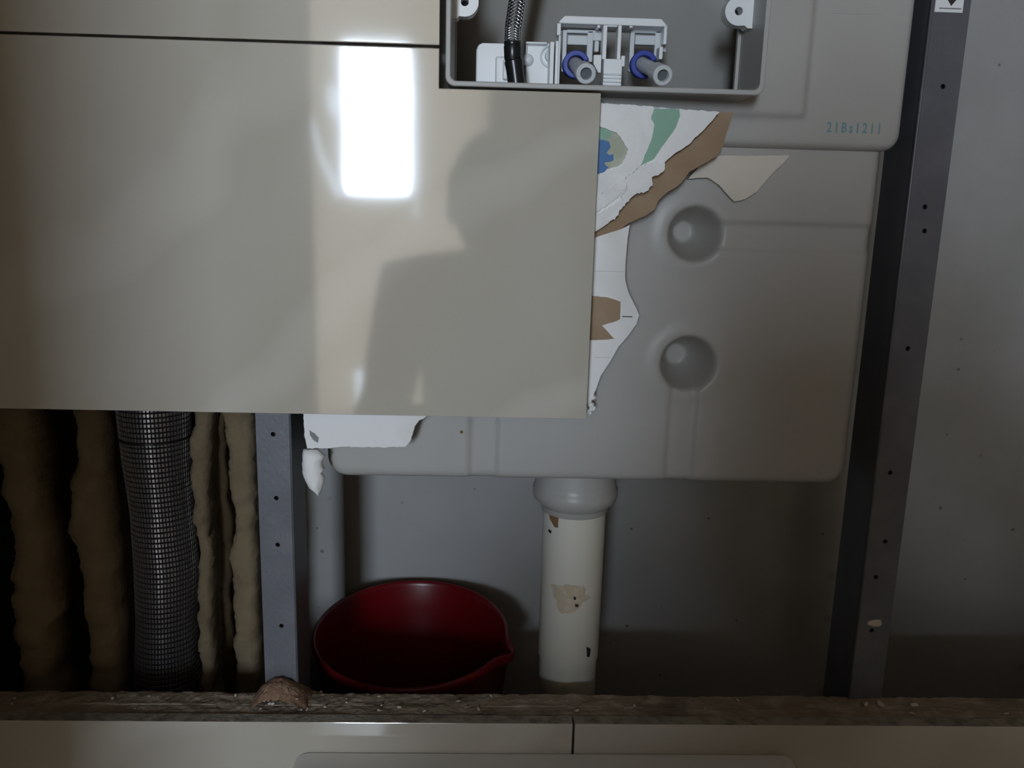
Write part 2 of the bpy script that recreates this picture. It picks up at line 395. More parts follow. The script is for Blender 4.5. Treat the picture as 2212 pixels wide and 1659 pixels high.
second = empty('plasterboard', (-0.1, T2, zb), 'ragged strip of rear plasterboard beside the cistern, brown kraft above and white below', 'plasterboard')
kr = [(1240, 232), (1400, 236), (1584, 243), (1577, 262), (1566, 297), (1562, 318), (1549, 337), (1520, 354), (1490, 371), (1480, 385), (1467, 400), (1442, 415), (1422, 433), (1415, 453), (1395, 465), (1358, 483), (1340, 496), (1295, 510), (1240, 530)]
bm = bmesh.new(); slab(bm, pxs(kr, T2 + .001), T2 + .001, T3, 0.0003, 0.003, 11); tag(link('kraft_layer', bm, KRAFT, second), 'bare brown kraft paper')
st = [(1240, 530), (1295, 510), (1340, 496), (1361, 486), (1356, 514), (1351, 573), (1351, 605), (1359, 636), (1375, 666), (1381, 681), (1375, 700), (1356, 727), (1337, 748), (1316, 785), (1298, 811), (1288, 840), (1276, 868), (1240, 890)]
bm = bmesh.new(); slab(bm, pxs(st, T2), T2 + .0004, T3, 0.0002, 0.003, 12); link('paper_layer', bm, PAPER, second)
bp_ = [(1240, 639), (1279, 639), (1311, 642), (1341, 652), (1339, 689), (1332, 693), (1300, 703), (1327, 732), (1279, 735), (1240, 735)]
bm = bmesh.new(); slab(bm, pxs(bp_, T2), T2 - .0002, T2 + .0006, 0.0002, 0.002, 13); tag(link('torn_patch', bm, KRAFT, second), 'brown patch where the paper is torn off')
bm = bmesh.new()
bm.free()
for a in ((1284, 586, 1350, 587.0), (1284, 772, 1322, 772.8), (1344, 683, 1366, 685)):
    bm = bmesh.new(); pxbox(bm, *a, T2 + .0003, .0003); link('pencil_line', bm, PENCIL if a[3] - a[1] < 1.5 else INK, second)
bm = bmesh.new(); box(bm, -0.135, at(1245, 500, T2).x, T2 + .0002, T3, zbb + .004, zn - .012); link('backing', bm, GYPSUM, second)
for k in range(7):
    p = at(1272 + (k % 3) * 4, 842 + k * 8, T2 + .004); bm = bmesh.new()
    bmesh.ops.create_icosphere(bm, subdivisions=2, radius=0.0022)
    for v in bm.verts: v.co = v.co * (1 + .5 * noise.noise(v.co * 900 + Vector((k, 0, 0)))) + p
    link('gypsum_crumb', bm, GYPSUM, second)

low = empty('plasterboard', (-0.1, T2, zb), 'white plasterboard strip hanging under the big tile beside the left steel post', 'plasterboard')
lp = [(654, 880), (921, 880), (921, 901), (906, 909), (896, 922), (888, 950), (875, 966), (831, 967), (734, 966), (706, 970), (686, 969), (662, 970), (657, 941)]
bm = bmesh.new(); slab(bm, pxs(lp, T2), T2 + .001, T3, 0.0005, 0.002, 14); link('board_strip', bm, PAPER, low)
bm = bmesh.new(); slab(bm, pxs([(668, 931), (680, 937), (688, 946), (686, 957), (676, 950), (670, 940)], T2), T2 + .0004, T2 + .0014, .0003, .002, 15); tag(link('stain', bm, GREYINK, low), 'grey scuff')
# curled torn end
bm = bmesh.new(); rows = []
lr = [(966, 658, 690), (980, 656, 705), (990, 656, 700), (998, 656, 698), (1008, 656, 704), (1015, 656, 699), (1026, 659, 704), (1036, 664, 703), (1046, 671, 700), (1055, 680, 697), (1062, 690, 693)]
for i, (y, x0, x1) in enumerate(lr):
    a, b = at(x0, y, T3), at(x1, y, T3); row = []
    for k in range(20):
        t = k / 20 * 2 * math.pi; c = (a + b) / 2; w = (b.x - a.x) / 2
        nn = 1 + .12 * noise.noise((math.cos(t) * 2, math.sin(t) * 2, i * .9))
        row.append(bm.verts.new((c.x + math.cos(t) * w * nn, T2 + .008 + math.sin(t) * (.0065 if 0 < i < 9 else .004), c.z)))
    rows.append(row)
for a, b in zip(rows, rows[1:]):
    for k in range(20): bm.faces.new((a[k], a[(k + 1) % 20], b[(k + 1) % 20], b[k]))
bm.faces.new(rows[0]); bm.faces.new(rows[-1])
link('curled_end', bm, GYPSUM, low, smooth=True)

# scrap of board lying against the cistern
CIS_U, CIS_L, CIS_B = 0.047, 0.0545, 0.150      # cistern: upper face, lower face, back
sp_ = [(1530, 336), (1707, 336), (1693, 352), (1664, 379), (1634, 415), (1609, 431), (1587, 435), (1571, 420), (1553, 399), (1528, 383), (1487, 386), (1510, 360)]
bm = bmesh.new(); slab(bm, pxs(sp_, .0475), .0475, CIS_L - .0003, 0.0003, 0.003, 16)
SCRAPM = mat('cream_board_paper', (0.66, 0.60, 0.52), 0.8, n1=(25, (0.58, 0.52, 0.44), 0.5, 0.75), bump=(60, .12))
scrap = tag(link('board_scrap', bm, SCRAPM), 'cream plasterboard scrap stuck on the cistern just below its upper ledge', 'plasterboard scrap')

# ledge: the cut top of the wall below the opening
lo_e = empty('plasterboard', (0.1, T1, 0.0), 'lower plasterboard with the dusty broken top edge running along the bottom', 'plasterboard')


def rough_layer(name, y0, y1, zt, amp, seed, m):
    bm = bmesh.new(); n, k = 620, 7; g = []
    for i in range(n + 1):
        x = -0.62 + 1.40 * i / n; row = []
        for j in range(k + 1):
            y = y0 + (y1 - y0) * j / k
            h = zt + amp * (noise.noise((x * 60, y * 120, seed)) + .6 * noise.noise((x * 240, y * 260, seed + 5)) + 1.2 * noise.noise((x * 9, 0, seed + 9)))
            row.append(bm.verts.new((x, y + .0008 * noise.noise((x * 150, j, seed)) * (j == k), h)))
        g.append(row)
    for i in range(n):
        for j in range(k): bm.faces.new((g[i][j], g[i + 1][j], g[i + 1][j + 1], g[i][j + 1]))
    for j in (0, k):
        b = [bm.verts.new((r[j].co.x, r[j].co.y, 0)) for r in g]
        for i in range(n): bm.faces.new((g[i][j], g[i + 1][j], b[i + 1], b[i]))
    return link(name, bm, m, lo_e)


rough_layer('front_layer', T1 + .0012, T2 - .0004, zl - .0012, .0009, 1.0, BOARD_CUT)
rough_layer('rear_layer', T2 + .0002, T3 + .003, zl - .0006, .0012, 4.0, BOARD_CUT)

# ------------------------------------------------------------------ dust and chips on the ledge
bm = bmesh.new(); n, k = 90, 20; g = []
pa, pb = at(560, 1500, .03), at(672, 1500, .03)
for i in range(n + 1):
    row = []
    for j in range(k + 1):
        u = i / n; v = j / k
        x = pa.x + (pb.x - pa.x) * (u * 1.25 - .1); y = T1 + .004 + (T3 + .004 - T1) * v
        h = .0150 * max(0, 1 - ((u - .42) / .46) ** 2) * math.sin(math.pi * min(1, v * .62 + .2)) * (1 + .5 * (1 - u))
        h += .0012 * noise.noise((x * 260, y * 260, 2)) + .0006 * noise.noise((x * 800, y * 800, 2))
        row.append(bm.verts.new((x, y, zl - .0022 + h)))
    g.append(row)
for i in range(n):
    for j in range(k): bm.faces.new((g[i][j], g[i + 1][j], g[i + 1][j + 1], g[i][j + 1]))
tag(link('dust', bm, DUST, smooth=True), 'small heap of reddish brown dust on the ledge under the left steel post', 'dust', kind='stuff')
bm = bmesh.new(); rnd = random.Random(5)


def chip(bm, p, r, sd):
    q = bmesh.ops.create_icosphere(bm, subdivisions=1, radius=r)['verts']
    sx, sz = rnd.uniform(.6, 1.9), rnd.uniform(.35, .8)
    rot = Matrix.Rotation(rnd.uniform(0, 6.3), 3, 'Z') @ Matrix.Rotation(rnd.uniform(-.5, .5), 3, 'X')
    for v in q:
        c = v.co * (1 + .6 * noise.noise(v.co * 700 + Vector((sd, 0, 0)))); c.x *= sx; c.z *= sz
        v.co = rot @ c + Vector(p)


for k in range(46):
    px = rnd.choice([rnd.uniform(560, 690), rnd.uniform(0, 2212), rnd.uniform(560, 1100)])
    y = rnd.uniform(T1 + .003, T3); p = at(px, 1520, y)
    hh = .009 if 570 < px < 650 else .0006
    chip(bm, (p.x, y, zl + hh * rnd.uniform(.4, 1)), rnd.uniform(.0006, .0017), k)
for px, r in ((598, .0032), (640, .003), (620, .002), (1872, .003), (1905, .0028), (1980, .003), (1975, .002)):
    y = T2 + .004; p = at(px, 1505, y); chip(bm, (p.x, y, zl + (.0085 if px < 700 else .0008)), r, px)
tag(link('plaster_crumbs', bm, CHIP), 'pale plaster crumbs scattered along the broken ledge', 'crumbs', kind='stuff')

# ------------------------------------------------------------------ steel posts
def post(label, x0, x1, holes, inner):
    """C-section upright: front face with drilled holes, two sides"""
    Y0, Y1 = T3 + .0005, T3 + .0505
    root = empty('steel_post', ((x0 + x1) / 2, Y0, 0), label, 'steel post')
    bm = bmesh.new(); z0, z1 = FLOOR_CAV, 1.55
    es = []
    def loop(pts):
        vs = [bm.verts.new(p) for p in pts]
        for a, b in zip(vs, vs[1:] + vs[:1]): es.append(bm.edges.new((a, b)))
        return vs
    loop([(x0, Y0, z0), (x1, Y0, z0), (x1, Y0, z1), (x0, Y0, z1)])
    hv = []
    for hx, hy in holes:
        p = at(hx, hy, Y0)
        hv.append(loop([(p.x + .0018 * math.cos(t * math.pi / 7), Y0, p.z + .0018 * math.sin(t * math.pi / 7)) for t in range(14)]))
    bmesh.ops.triangle_fill(bm, use_beauty=True, edges=es)
    for vs in hv:
        b = [bm.verts.new((v.co.x, Y0 + .002, v.co.z)) for v in vs]
        for i in range(14): bm.faces.new((vs[i], vs[(i + 1) % 14], b[(i + 1) % 14], b[i]))
    for xa in (x0, x1):
        vs = [bm.verts.new(p) for p in ((xa, Y0, z0), (xa, Y1, z0), (xa, Y1, z1), (xa, Y0, z1))]; bm.faces.new(vs)
    s = .008
    for xa, xb in ((x0, x0 + s), (x1, x1 - s)):
        vs = [bm.verts.new(p) for p in ((xa, Y1, z0), (xb, Y1, z0), (xb, Y1, z1), (xa, Y1, z1))]; bm.faces.new(vs)
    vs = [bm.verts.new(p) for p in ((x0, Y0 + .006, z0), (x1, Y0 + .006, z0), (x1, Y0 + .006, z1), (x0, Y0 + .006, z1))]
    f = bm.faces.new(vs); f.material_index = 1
    bmesh.ops.remove_doubles(bm, verts=bm.verts, dist=1e-6)
    o = link('channel', bm, [STEEL, HOLE], root)
    bm = bmesh.new(); tube(bm, [(inner, Y0 + .0008, z0 + .001), (inner, Y0 + .0008, z1)], .0011, 10); link('folded_edge', bm, STEEL, root, smooth=True)
    boxo('foot_plate', STEEL, x0 - .012, x1 + .012, Y0 + .004, Y1, FLOOR_CAV, FLOOR_CAV + .004, root)
    return root


L0, L1 = at(551, 895, T3).x, at(625, 895, T3).x
R0, R1 = at(1907, 912, T3).x, at(1981, 912, T3).x
post('dark grey steel post with small screw holes between foam and bucket', L0, L1, [(590, 938), (597, 1076), (600, 1177), (608, 1352)], L1)
rp = post('dark grey steel post with arrow sticker to the right of the cistern', R0, R1, [(2037, 187), (1998, 447), (1997, 499), (1961, 753), (1923, 1021), (1912, 1170), (1892, 1247), (1883, 1362)], R0)
# sticker with an arrow
Yp = T3 + .0005
bm = bmesh.new(); X0, X1, Z0, Z1 = pxrect(2023, -60, 2084, 27, Yp); slab(bm, [(X0, Z0), (X1, Z0), (X1, Z1), (X0, Z1)], Yp - .0004, Yp)
sticker = link('sticker', bm, WHITE, rp)
bm = bmesh.new(); c = at(2054, 13, Yp); a = at(2054, -14, Yp); w = .0062
slab(bm, [(c.x, c.z), (c.x + w, a.z), (c.x + .0022, a.z), (c.x + .0022, a.z + .02), (c.x - .0022, a.z + .02), (c.x - .0022, a.z), (c.x - w, a.z)], Yp - .0007, Yp - .0004)
link('arrow', bm, INK, sticker)
bm = bmesh.new(); pxbox(bm, 2029, 17, 2077, 19.5, Yp - .0006, .0002); link('line', bm, GREYINK, sticker)
bm = bmesh.new(); p = at(1891, 1346, Yp); bmesh.ops.create_icosphere(bm, subdivisions=2, radius=.005)
for v in bm.verts: v.co = Vector((v.co.x * 1.3, v.co.y * .2, v.co.z * .6)) * (1 + .4 * noise.noise(v.co * 300)) + p
link('plaster_smear', bm, CHIP, rp)

# ------------------------------------------------------------------ cistern
def block(name, x0, x1, z0, z1, yf, yb, Rc, re, height, res, hole=None, parent=None):
    """a moulded tank: rounded outline, rolled front edge, relief from height(x, z)"""
    bm = bmesh.new(); nx = int((x1 - x0) / res); nz = int((z1 - z0) / res); g = []
    for i in range(nx + 1):
        row = []
        for j in range(nz + 1):
            x = x0 + (x1 - x0) * i / nx; z = z0 + (z1 - z0) * j / nz
            dx = min(x - x0, x1 - x); dz = min(z - z0, z1 - z); d = min(dx, dz)
            if dx < Rc and dz < Rc:
                vx, vz = Rc - dx, Rc - dz; m = max(vx, vz); l = math.hypot(vx, vz)
                if l > 0: vx *= m / l; vz *= m / l
                d = Rc - math.hypot(vx, vz)
                x = x0 + Rc - vx if x - x0 < x1 - x else x1 - Rc + vx
                z = z0 + Rc - vz if z - z0 < z1 - z else z1 - Rc + vz
            t = max(0.0, re - d); roll = re - math.sqrt(max(0, re * re - t * t))
            row.append(bm.verts.new((x, yf + roll + height(x, z), z)))
        g.append(row)
    for i in range(nx):
        for j in range(nz):
            c = (g[i][j].co + g[i + 1][j + 1].co) / 2
            if hole and hole[0] < c.x < hole[1] and hole[2] < c.z < hole[3]: continue
            bm.faces.new((g[i][j], g[i + 1][j], g[i + 1][j + 1], g[i][j + 1]))
    loop = [g[i][0] for i in range(nx)] + [g[nx][j] for j in range(nz)] + [g[i][nz] for i in range(nx, 0, -1)] + [g[0][j] for j in range(nz, 0, -1)]
    bk = [bm.verts.new((v.co.x, yb, v.co.z)) for v in loop]; m = len(loop)
    for i in range(m): bm.faces.new((loop[i], loop[(i + 1) % m], bk[(i + 1) % m], bk[i]))
    bm.faces.new(bk)
    loose = [v for v in bm.verts if not v.link_faces]
    bmesh.ops.delete(bm, geom=loose, context='VERTS')
    return link(name, bm, HDPE, parent, smooth=True)


def sstep(a, b, t):
    t = max(0.0, min(1.0, (t - a) / (b - a))); return t * t * (3 - 2 * t)


pr = at(1908, 335, CIS_L); pb = at(1833, 1000, CIS_L); pbl = at(706, 1036, CIS_L); pbr = at(1700, 1044, CIS_L)
CX0, CX1 = pbl.x, (pr.x + pb.x) / 2
CZ0 = (pbl.z + pbr.z) / 2; CZS = at(1750, 322, CIS_U).z
UX1 = at(1949, 300, CIS_U).x
cis = empty('cistern', ((CX0 + CX1) / 2, .1, CZ0), 'milky white plastic concealed cistern with two round dimples, hung between the steel posts', 'cistern')
d1 = at(1502, 506, CIS_L); d2 = at(1486, 786, CIS_L)
g1a, g1b = at(1700, 484, CIS_L).z, at(1700, 543, CIS_L).z
g2a, g2b = at(1440, 960, CIS_L).x, at(1500, 960, CIS_L).x
g3a, g3b = at(1014, 970, CIS_L).x, at(1074, 970, CIS_L).x


def low_relief(x, z):
    h = 0.0
    s = .0026
    # channel running right from the upper dimple
    b = sstep(g1b - s, g1b + s, z) * (1 - sstep(g1a - s, g1a + s, z)) * sstep(d1.x, d1.x + .012, x)
    h += .0026 * b
    b = sstep(g2a - s, g2a + s, x) * (1 - sstep(g2b - s, g2b + s, x)) * (1 - sstep(d2.z - .02, d2.z, z))
    h += .0026 * b
    b = sstep(g3a - s, g3a + s, x) * (1 - sstep(g3b - s, g3b + s, x)) * (1 - sstep(d2.z - .02, d2.z, z))
    h += .0026 * b
    for d, r in ((d1, .0195), (d2, .0205)):
        q = math.hypot(x - d.x, z - d.z)
        h += .044 * (1 - .85 * max(0.0, min(1.0, (q - r * .40) / (r * .55))) - .15 * sstep(r * .9, r * 1.1, q))
        h += .0012 * math.exp(-((q - r * 1.25) / .006) ** 2) * -1
    return h


block('lower_tank', CX0, CX1, CZ0, CZS + .022, CIS_L, CIS_B, .016, .008, low_relief, .0017, None, cis)
hz0 = at(1300, 196, T0).z; hx0 = at(962, 150, T0).x; hx1 = at(1650, 200, T0).x; hz1 = hz0 + .150
bx1 = at(1744, 150, CIS_U).x; bz0 = at(1650, 251, CIS_U).z


def up_relief(x, z):
    s = .0016
    return -.0042 * (1 - sstep(bx1 - s, bx1 + s, x)) * sstep(bz0 - s, bz0 + s, z)


block('upper_tank', at(640, 300, CIS_U).x, UX1, CZS, 1.41, CIS_U, CIS_B, .012, .006, up_relief, .0024, (hx0 + .004, hx1 - .003, hz0 + .004, hz1 - .004), cis)


def rloop(x0, x1, z0, z1, r, y, n=6):
    out = []
    for cx, cz, a in ((x1 - r, z0 + r, -90), (x1 - r, z1 - r, 0), (x0 + r, z1 - r, 90), (x0 + r, z0 + r, 180)):
        for k in range(n + 1):
            t = R(a + 90 * k / n); out.append((cx + r * math.cos(t), y, cz + r * math.sin(t)))
    return out


def ringloft(bm, loops, close=False):
    rs = [[bm.verts.new(p) for p in L] for L in loops]; m = len(rs[0])
    prs = list(zip(rs, rs[1:])) + ([(rs[-1], rs[0])] if close else [])
    for a, b in prs:
        for i in range(m): bm.faces.new((a[i], a[(i + 1) % m], b[(i + 1) % m], b[i]))


t = .0034; yb = .056
bm = bmesh.new()
ringloft(bm, [rloop(hx0, hx1, hz0, hz1, .006, -.001), rloop(hx0, hx1, hz0, hz1, .006, yb), rloop(hx0 + t + .001, hx1 - t - .001, hz0 + t, hz1 - t, .004, yb), rloop(hx0 + t, hx1 - t, hz0 + t, hz1 - t, .004, -.001)], True)
hous = link('access_frame', bm, SHROUD, cis); bevel(hous, .0008, 2); tag(hous, 'pale grey square access frame')
bm = bmesh.new(); ringloft(bm, [rloop(hx0 + t, hx1 - t, hz0 + t, hz1 - t, .004, yb - .006), rloop(hx0 + t, hx1 - t, hz0 + t, hz1 - t, .004, yb - .002), rloop(hx0 + t + .002, hx1 - t - .003, hz0 + t + .002, hz1 - t - .002, .004, yb - .002), rloop(hx0 + t + .002, hx1 - t - .003, hz0 + t + .002, hz1 - t - .002, .004, yb - .006)], True)
link('inner_lip', bm, SHROUD, hous)
# ears with screw holes
def lug(cx, cy, sgn):
    Y = .026; c = at(cx, cy, Y); r = .0092; bm = bmesh.new(); n = 28; ho = .0027
    wall = hx1 - t if sgn > 0 else hx0 + t
    outer = []
    for k in range(n):
        a = k * 2 * math.pi / n; x = c.x + r * math.cos(a); z = c.z + r * math.sin(a)
        if (x - c.x) * sgn > 0.0: x = c.x + abs(wall - c.x) * sgn * (abs(math.cos(a))) ** .5; z = c.z + r * (1.15 * math.copysign(1, math.sin(a)) if abs(math.cos(a)) > .3 else math.sin(a))
        outer.append((x, z))
    inner = [(c.x + ho * math.cos(k * 2 * math.pi / n), c.z + ho * math.sin(k * 2 * math.pi / n)) for k in range(n)]
    ringloft(bm, [[(x, Y, z) for x, z in inner], [(x, Y, z) for x, z in outer], [(x, Y + .012, z) for x, z in outer], [(x, Y + .012, z) for x, z in inner]], True)
    o = link('screw_ear', bm, WHITE, hous)
    bm = bmesh.new(); ring = [bm.verts.new((x, Y + .011, z)) for x, z in inner]; bm.faces.new(ring); link('bore', bm, HOLE, o)


lug(1004, 4, -1); lug(1596, 24, 1)
# stamped date code and moulded line
tcu = bpy.data.curves.new('code', 'FONT'); tcu.body = '21Bs1211'; tcu.size = .0098; tcu.extrude = .0001; tcu.offset = .00018; tcu.space_character = 1.45
tob = bpy.data.objects.new('code', tcu); COL.objects.link(tob)
bpy.context.view_layer.update()
me = bpy.data.meshes.new_from_object(tob.evaluated_get(bpy.context.evaluated_depsgraph_get()))
bpy.data.objects.remove(tob)
me.materials.clear(); me.materials.append(TEAL)
p0, p1 = at(1785, 285, CIS_U), at(1900, 285, CIS_U)
wx = max(v.co.x for v in me.vertices)
for v in me.vertices:
    v.co = Vector((p0.x + v.co.x * (p1.x - p0.x) / wx, CIS_U - .0002 - v.co.z, p0.z + v.co.y))
ob = bpy.data.objects.new('stamped_code', me); COL.objects.link(ob); ob.parent = cis; ob.matrix_parent_inverse = Matrix.Translation(cis.location).inverted()
tag(ob, 'faded teal stamped number')
bm = bmesh.new(); pxbox(bm, 1800, 26, 1900, 30, CIS_U - .0003, .0004); bevel(link('moulded_line', bm, SHROUD, cis), .0001)
bm = bmesh.new(); p = at(997, 933, CIS_L); tube(bm, [p + Vector((0, -.0006, 0)), p + Vector((0, .001, 0))], .0012, 12); link('rust_spot', bm, mat('rust', (.16, .09, .02), .8), cis)

# ------------------------------------------------------------------ flush mechanism in the opening
me_ = empty('flush_mechanism', at(1325, 190, .07), 'white plastic flush levers with two blue collars and grey push rods in the access opening', 'flush mechanism')
YM = .062
bm = bmesh.new()
X0, X1, Z0, Z1 = pxrect(1208, 37, 1441, 54, YM); ch = .004
slab(bm, [(X0, Z0), (X1, Z0), (X1, Z1 - ch), (X1 - ch, Z1), (X0 + ch, Z1), (X0, Z1 - ch)], YM, YM + .03)
for q in ((1434, 54, 1441, 96), (1203, 50, 1212, 76), (1205, 76, 1210, 190), (1302, 54, 1311, 128), (1334, 54, 1342, 128), (1311, 54, 1334, 58), (1290, 54, 1297, 60), (1360, 54, 1367, 60), (1424, 100, 1432, 128)):
    pxbox(bm, *q, YM + .001, .012)
bevel(link('bracket', bm, WHITE, me_), .0006)
bm = bmesh.new()
pxbox(bm, 1303, 127, 1343, 200, YM - .003, .012)
for y in (158, 166, 174, 182): pxbox(bm, 1304, y, 1342, y + 4, YM - .005, .003)
X0, X1, Z0, Z1 = pxrect(1282, 118, 1299, 157, YM - .002); slab(bm, [(X0, Z1), (X1, Z1), (X1, Z0), (X1 - .002, Z0), (X0, Z0 + .006)], YM - .002, YM + .004)
pxbox(bm, 1342, 120, 1350, 144, YM - .002, .005)
bevel(link('slide_clip', bm, WHITE, me_), .0005)
for dx, w in ((0, 0), (146, 4)):
    bm = bmesh.new(); y = YM + .016
    for q in ((1214 + dx, 64, 1224 + dx, 155), (1268 + dx, 66, 1281 + dx, 134), (1224 + dx, 64, 1298 + dx - w, 72), (1226 + dx, 76, 1270 + dx, 97), (1281 + dx, 68, 1300 + dx - w, 88), (1284 + dx, 88, 1294 + dx, 112)):
        pxbox(bm, *q, y, .006)
    bevel(link('lever', bm, CLEARISH, me_), .0007)
    c0 = at(1244 + dx, 140, YM + .010); bm = bmesh.new()
    ri, ro = .0060, .0098; n = 40
    rs = []
    for k in range(n):
        a = R(20) + R(310) * k / (n - 1) ; ca, sa = math.cos(a), math.sin(a)
        rs.append([bm.verts.new((c0.x + r * ca, yy, c0.z + r * sa)) for r, yy in ((ri, c0.y - .003), (ro, c0.y - .003), (ro, c0.y + .005), (ri, c0.y + .005))])
    for a, b in zip(rs, rs[1:]):
        for k in range(4): bm.faces.new((a[k], a[(k + 1) % 4], b[(k + 1) % 4], b[k]))
    bm.faces.new(rs[0]); bm.faces.new(rs[-1])
    bevel(link('collar', bm, BLUEP, me_), .0006)
    ex, ey = ((1266, 159), (1432, 163))[dx > 0]; sx_, sy_ = ((1243, 139), (1386, 138))[dx > 0]
    a = at(sx_, sy_, YM + .012); b = at(ex, ey, .020); bm = bmesh.new()
    tube(bm, [a, a.lerp(b, .72), a.lerp(b, .74)], [.0050, .0050, .0066], 24); d = (b - a).normalized()
    n_ = 24; u = d.cross(Vector((0, 0, 1))).normalized(); v = d.cross(u)
    cir = lambda c, r: [c + (u * math.cos(2 * math.pi * k / n_) + v * math.sin(2 * math.pi * k / n_)) * r for k in range(n_)]
    m_ = a.lerp(b, .73)
    ringloft(bm, [cir(m_, .0050), cir(m_, .0066), cir(b, .0068), cir(b + d * .0006, .0062), cir(b + d * .0006, .0040), cir(b - d * .008, .0036)])
    rod = link('push_rod', bm, RODGREY, me_, smooth=False)
    bm = bmesh.new(); bm.faces.new([bm.verts.new(p) for p in cir(b - d * .003, .0041)]); link('bore', bm, RODDARK, rod)

bp = empty('valve_bracket', at(1110, 190, .085), 'white plastic inlet bracket with a round screw boss beside the black hose', 'bracket')
YB = .088
bm = bmesh.new(); pxbox(bm, 1136, 93, 1196, 200, YB, .003); pxbox(bm, 1136, 90, 1182, 95, YB - .006, .006); pxbox(bm, 1136, 96, 1139, 120, YB - .003, .003)
bevel(link('panel', bm, WHITE, bp), .0006)
bm = bmesh.new(); pxbox(bm, 1187, 90, 1196, 200, YB - .022, .022); pxbox(bm, 1199, 88, 1207, 200, YB - .022, .022); pxbox(bm, 1187, 194, 1207, 200, YB - .02, .02)
bevel(link('rib_plate', bm, WHITE, bp), .0004)
bm = bmesh.new(); c = at(1140, 130, YB); bmesh.ops.create_uvsphere(bm, u_segments=20, v_segments=12, radius=.0045)
for v in bm.verts: v.co = Vector((v.co.x, v.co.y * .9, v.co.z)) + c
link('boss', bm, WHITE, bp, smooth=True)
bm = bmesh.new(); c = at(1190, 122, YB - .001)
rings = [[(c.x + r * math.cos(k * math.pi / 16), y, c.z + r * math.sin(k * math.pi / 16)) for k in range(32)] for r, y in ((.0082, YB), (.0082, YB - .003), (.0070, YB - .003), (.0066, YB - .001), (.0045, YB - .0012), (.0042, YB - .004), (.0005, YB - .005))]
ringloft(bm, rings); link('screw', bm, RODGREY, bp, smooth=False)
bm = bmesh.new(); Y = .082
X0, X1, Z0, Z1 = pxrect(1028, 93, 1100, 200, Y); r = .005
slab(bm, [(X0, Z0), (X1, Z0), (X1, Z1), (X0 + r, Z1), (X0 + .0015, Z1 - .0015), (X0, Z1 - r)], Y, Y + .03)
box_ = link('valve_box', bm, WHITE, bp); bevel(box_, .001)
bm = bmesh.new(); pxbox(bm, 1070, 122, 1101, 200, .068, .016); pxbox(bm, 1086, 128, 1099, 172, .064, .005); bevel(link('valve_stop', bm, WHITE, box_), .0012)

hs = empty('braided_hose', at(1113, 190, .06), 'thin black hose with bright braid running down into the access opening', 'hose')
pth = [(1190, -330), (1160, -210), (1138, -110), (1128, -60), (1121, -20), (1114, 20), (1108, 62), (1107, 92)]
YH = .054
P_ = [at(x, y, YH) for x, y in pth]
fine = []
for i in range(len(P_) - 1):
    for k in range(8): fine.append(P_[i].lerp(P_[i + 1], k / 8))
fine.append(P_[-1])
bm = bmesh.new(); tube(bm, fine, .0056, 28); link('hose_body', bm, BRAID, hs, smooth=True)
bm = bmesh.new(); tot = len(fine)
for s in (-1, 1):
    for q in range(7):
        pp = []
        for i in range(tot * 5):
            f = i / 5; k = min(int(f), tot - 2); p = fine[k].lerp(fine[k + 1], f - k)
            a = s * f * .62 + q * 2 * math.pi / 7
            pp.append(p + Vector((math.cos(a) * .0057, math.sin(a) * .0057, 0)))
        tube(bm, pp, .00028, 4)
tag(link('braid', bm, WIRE, hs), 'bright woven wire')
fp = [at(x, y, YH) for x, y in ((1107, 90), (1107, 97), (1107, 98), (1107, 99), (1108, 126), (1108.5, 129), (1109, 131), (1109.5, 134), (1112, 152), (1115, 176), (1117, 205))]
bm = bmesh.new(); tube(bm, fp, [.0060, .0060, .0056, .0062, .0062, .0058, .0066, .0066, .0062, .0062, .0062], 28); bevel(link('ferrule', bm, RUBBER, hs, smooth=True), .0003)

# ------------------------------------------------------------------ flush pipe
YPI = .100
pa = at(1238, 1150, YPI); pb_ = at(1228, 1400, YPI); cx = (pa.x + pb_.x) / 2
rP = (at(1305, 1200, YPI).x - at(1171, 1200, YPI).x) / 2
fpi = empty('flush_pipe', (cx, YPI, FLOOR_CAV), 'stained cream plastic flush pipe standing below the cistern beside the red bucket', 'pipe')
zc0, zc1 = at(1236, 1118, YPI - rP).z, at(1236, 1082, YPI - rP).z
zst = at(1228, 1450, YPI - rP).z
bm = bmesh.new(); lathe(bm, [(rP, zc0 + .01), (rP * .985, zst + .002), (rP * .94, zst), (rP * .93, FLOOR_CAV)], (cx, YPI)); link('pipe_wall', bm, PIPE, fpi, smooth=True)
bm = bmesh.new(); rc = (at(1329, 1080, YPI).x - at(1147, 1080, YPI).x) / 2
lathe(bm, [(rP, zc0 - .0015), (rP * 1.05, zc0 - .002), (rP * 1.07, zc0 + .003), (rc * .98, zc0 + .009), (rc, zc0 + .013), (rc, zc0 + .018), (rc * .965, zc0 + .0195), (rc * .95, zc0 + .024), (rc * .93, CZ0 + .004)], (cx, YPI))
bevel(link('coupling_nut', bm, HDPE, fpi, smooth=True), .0005)

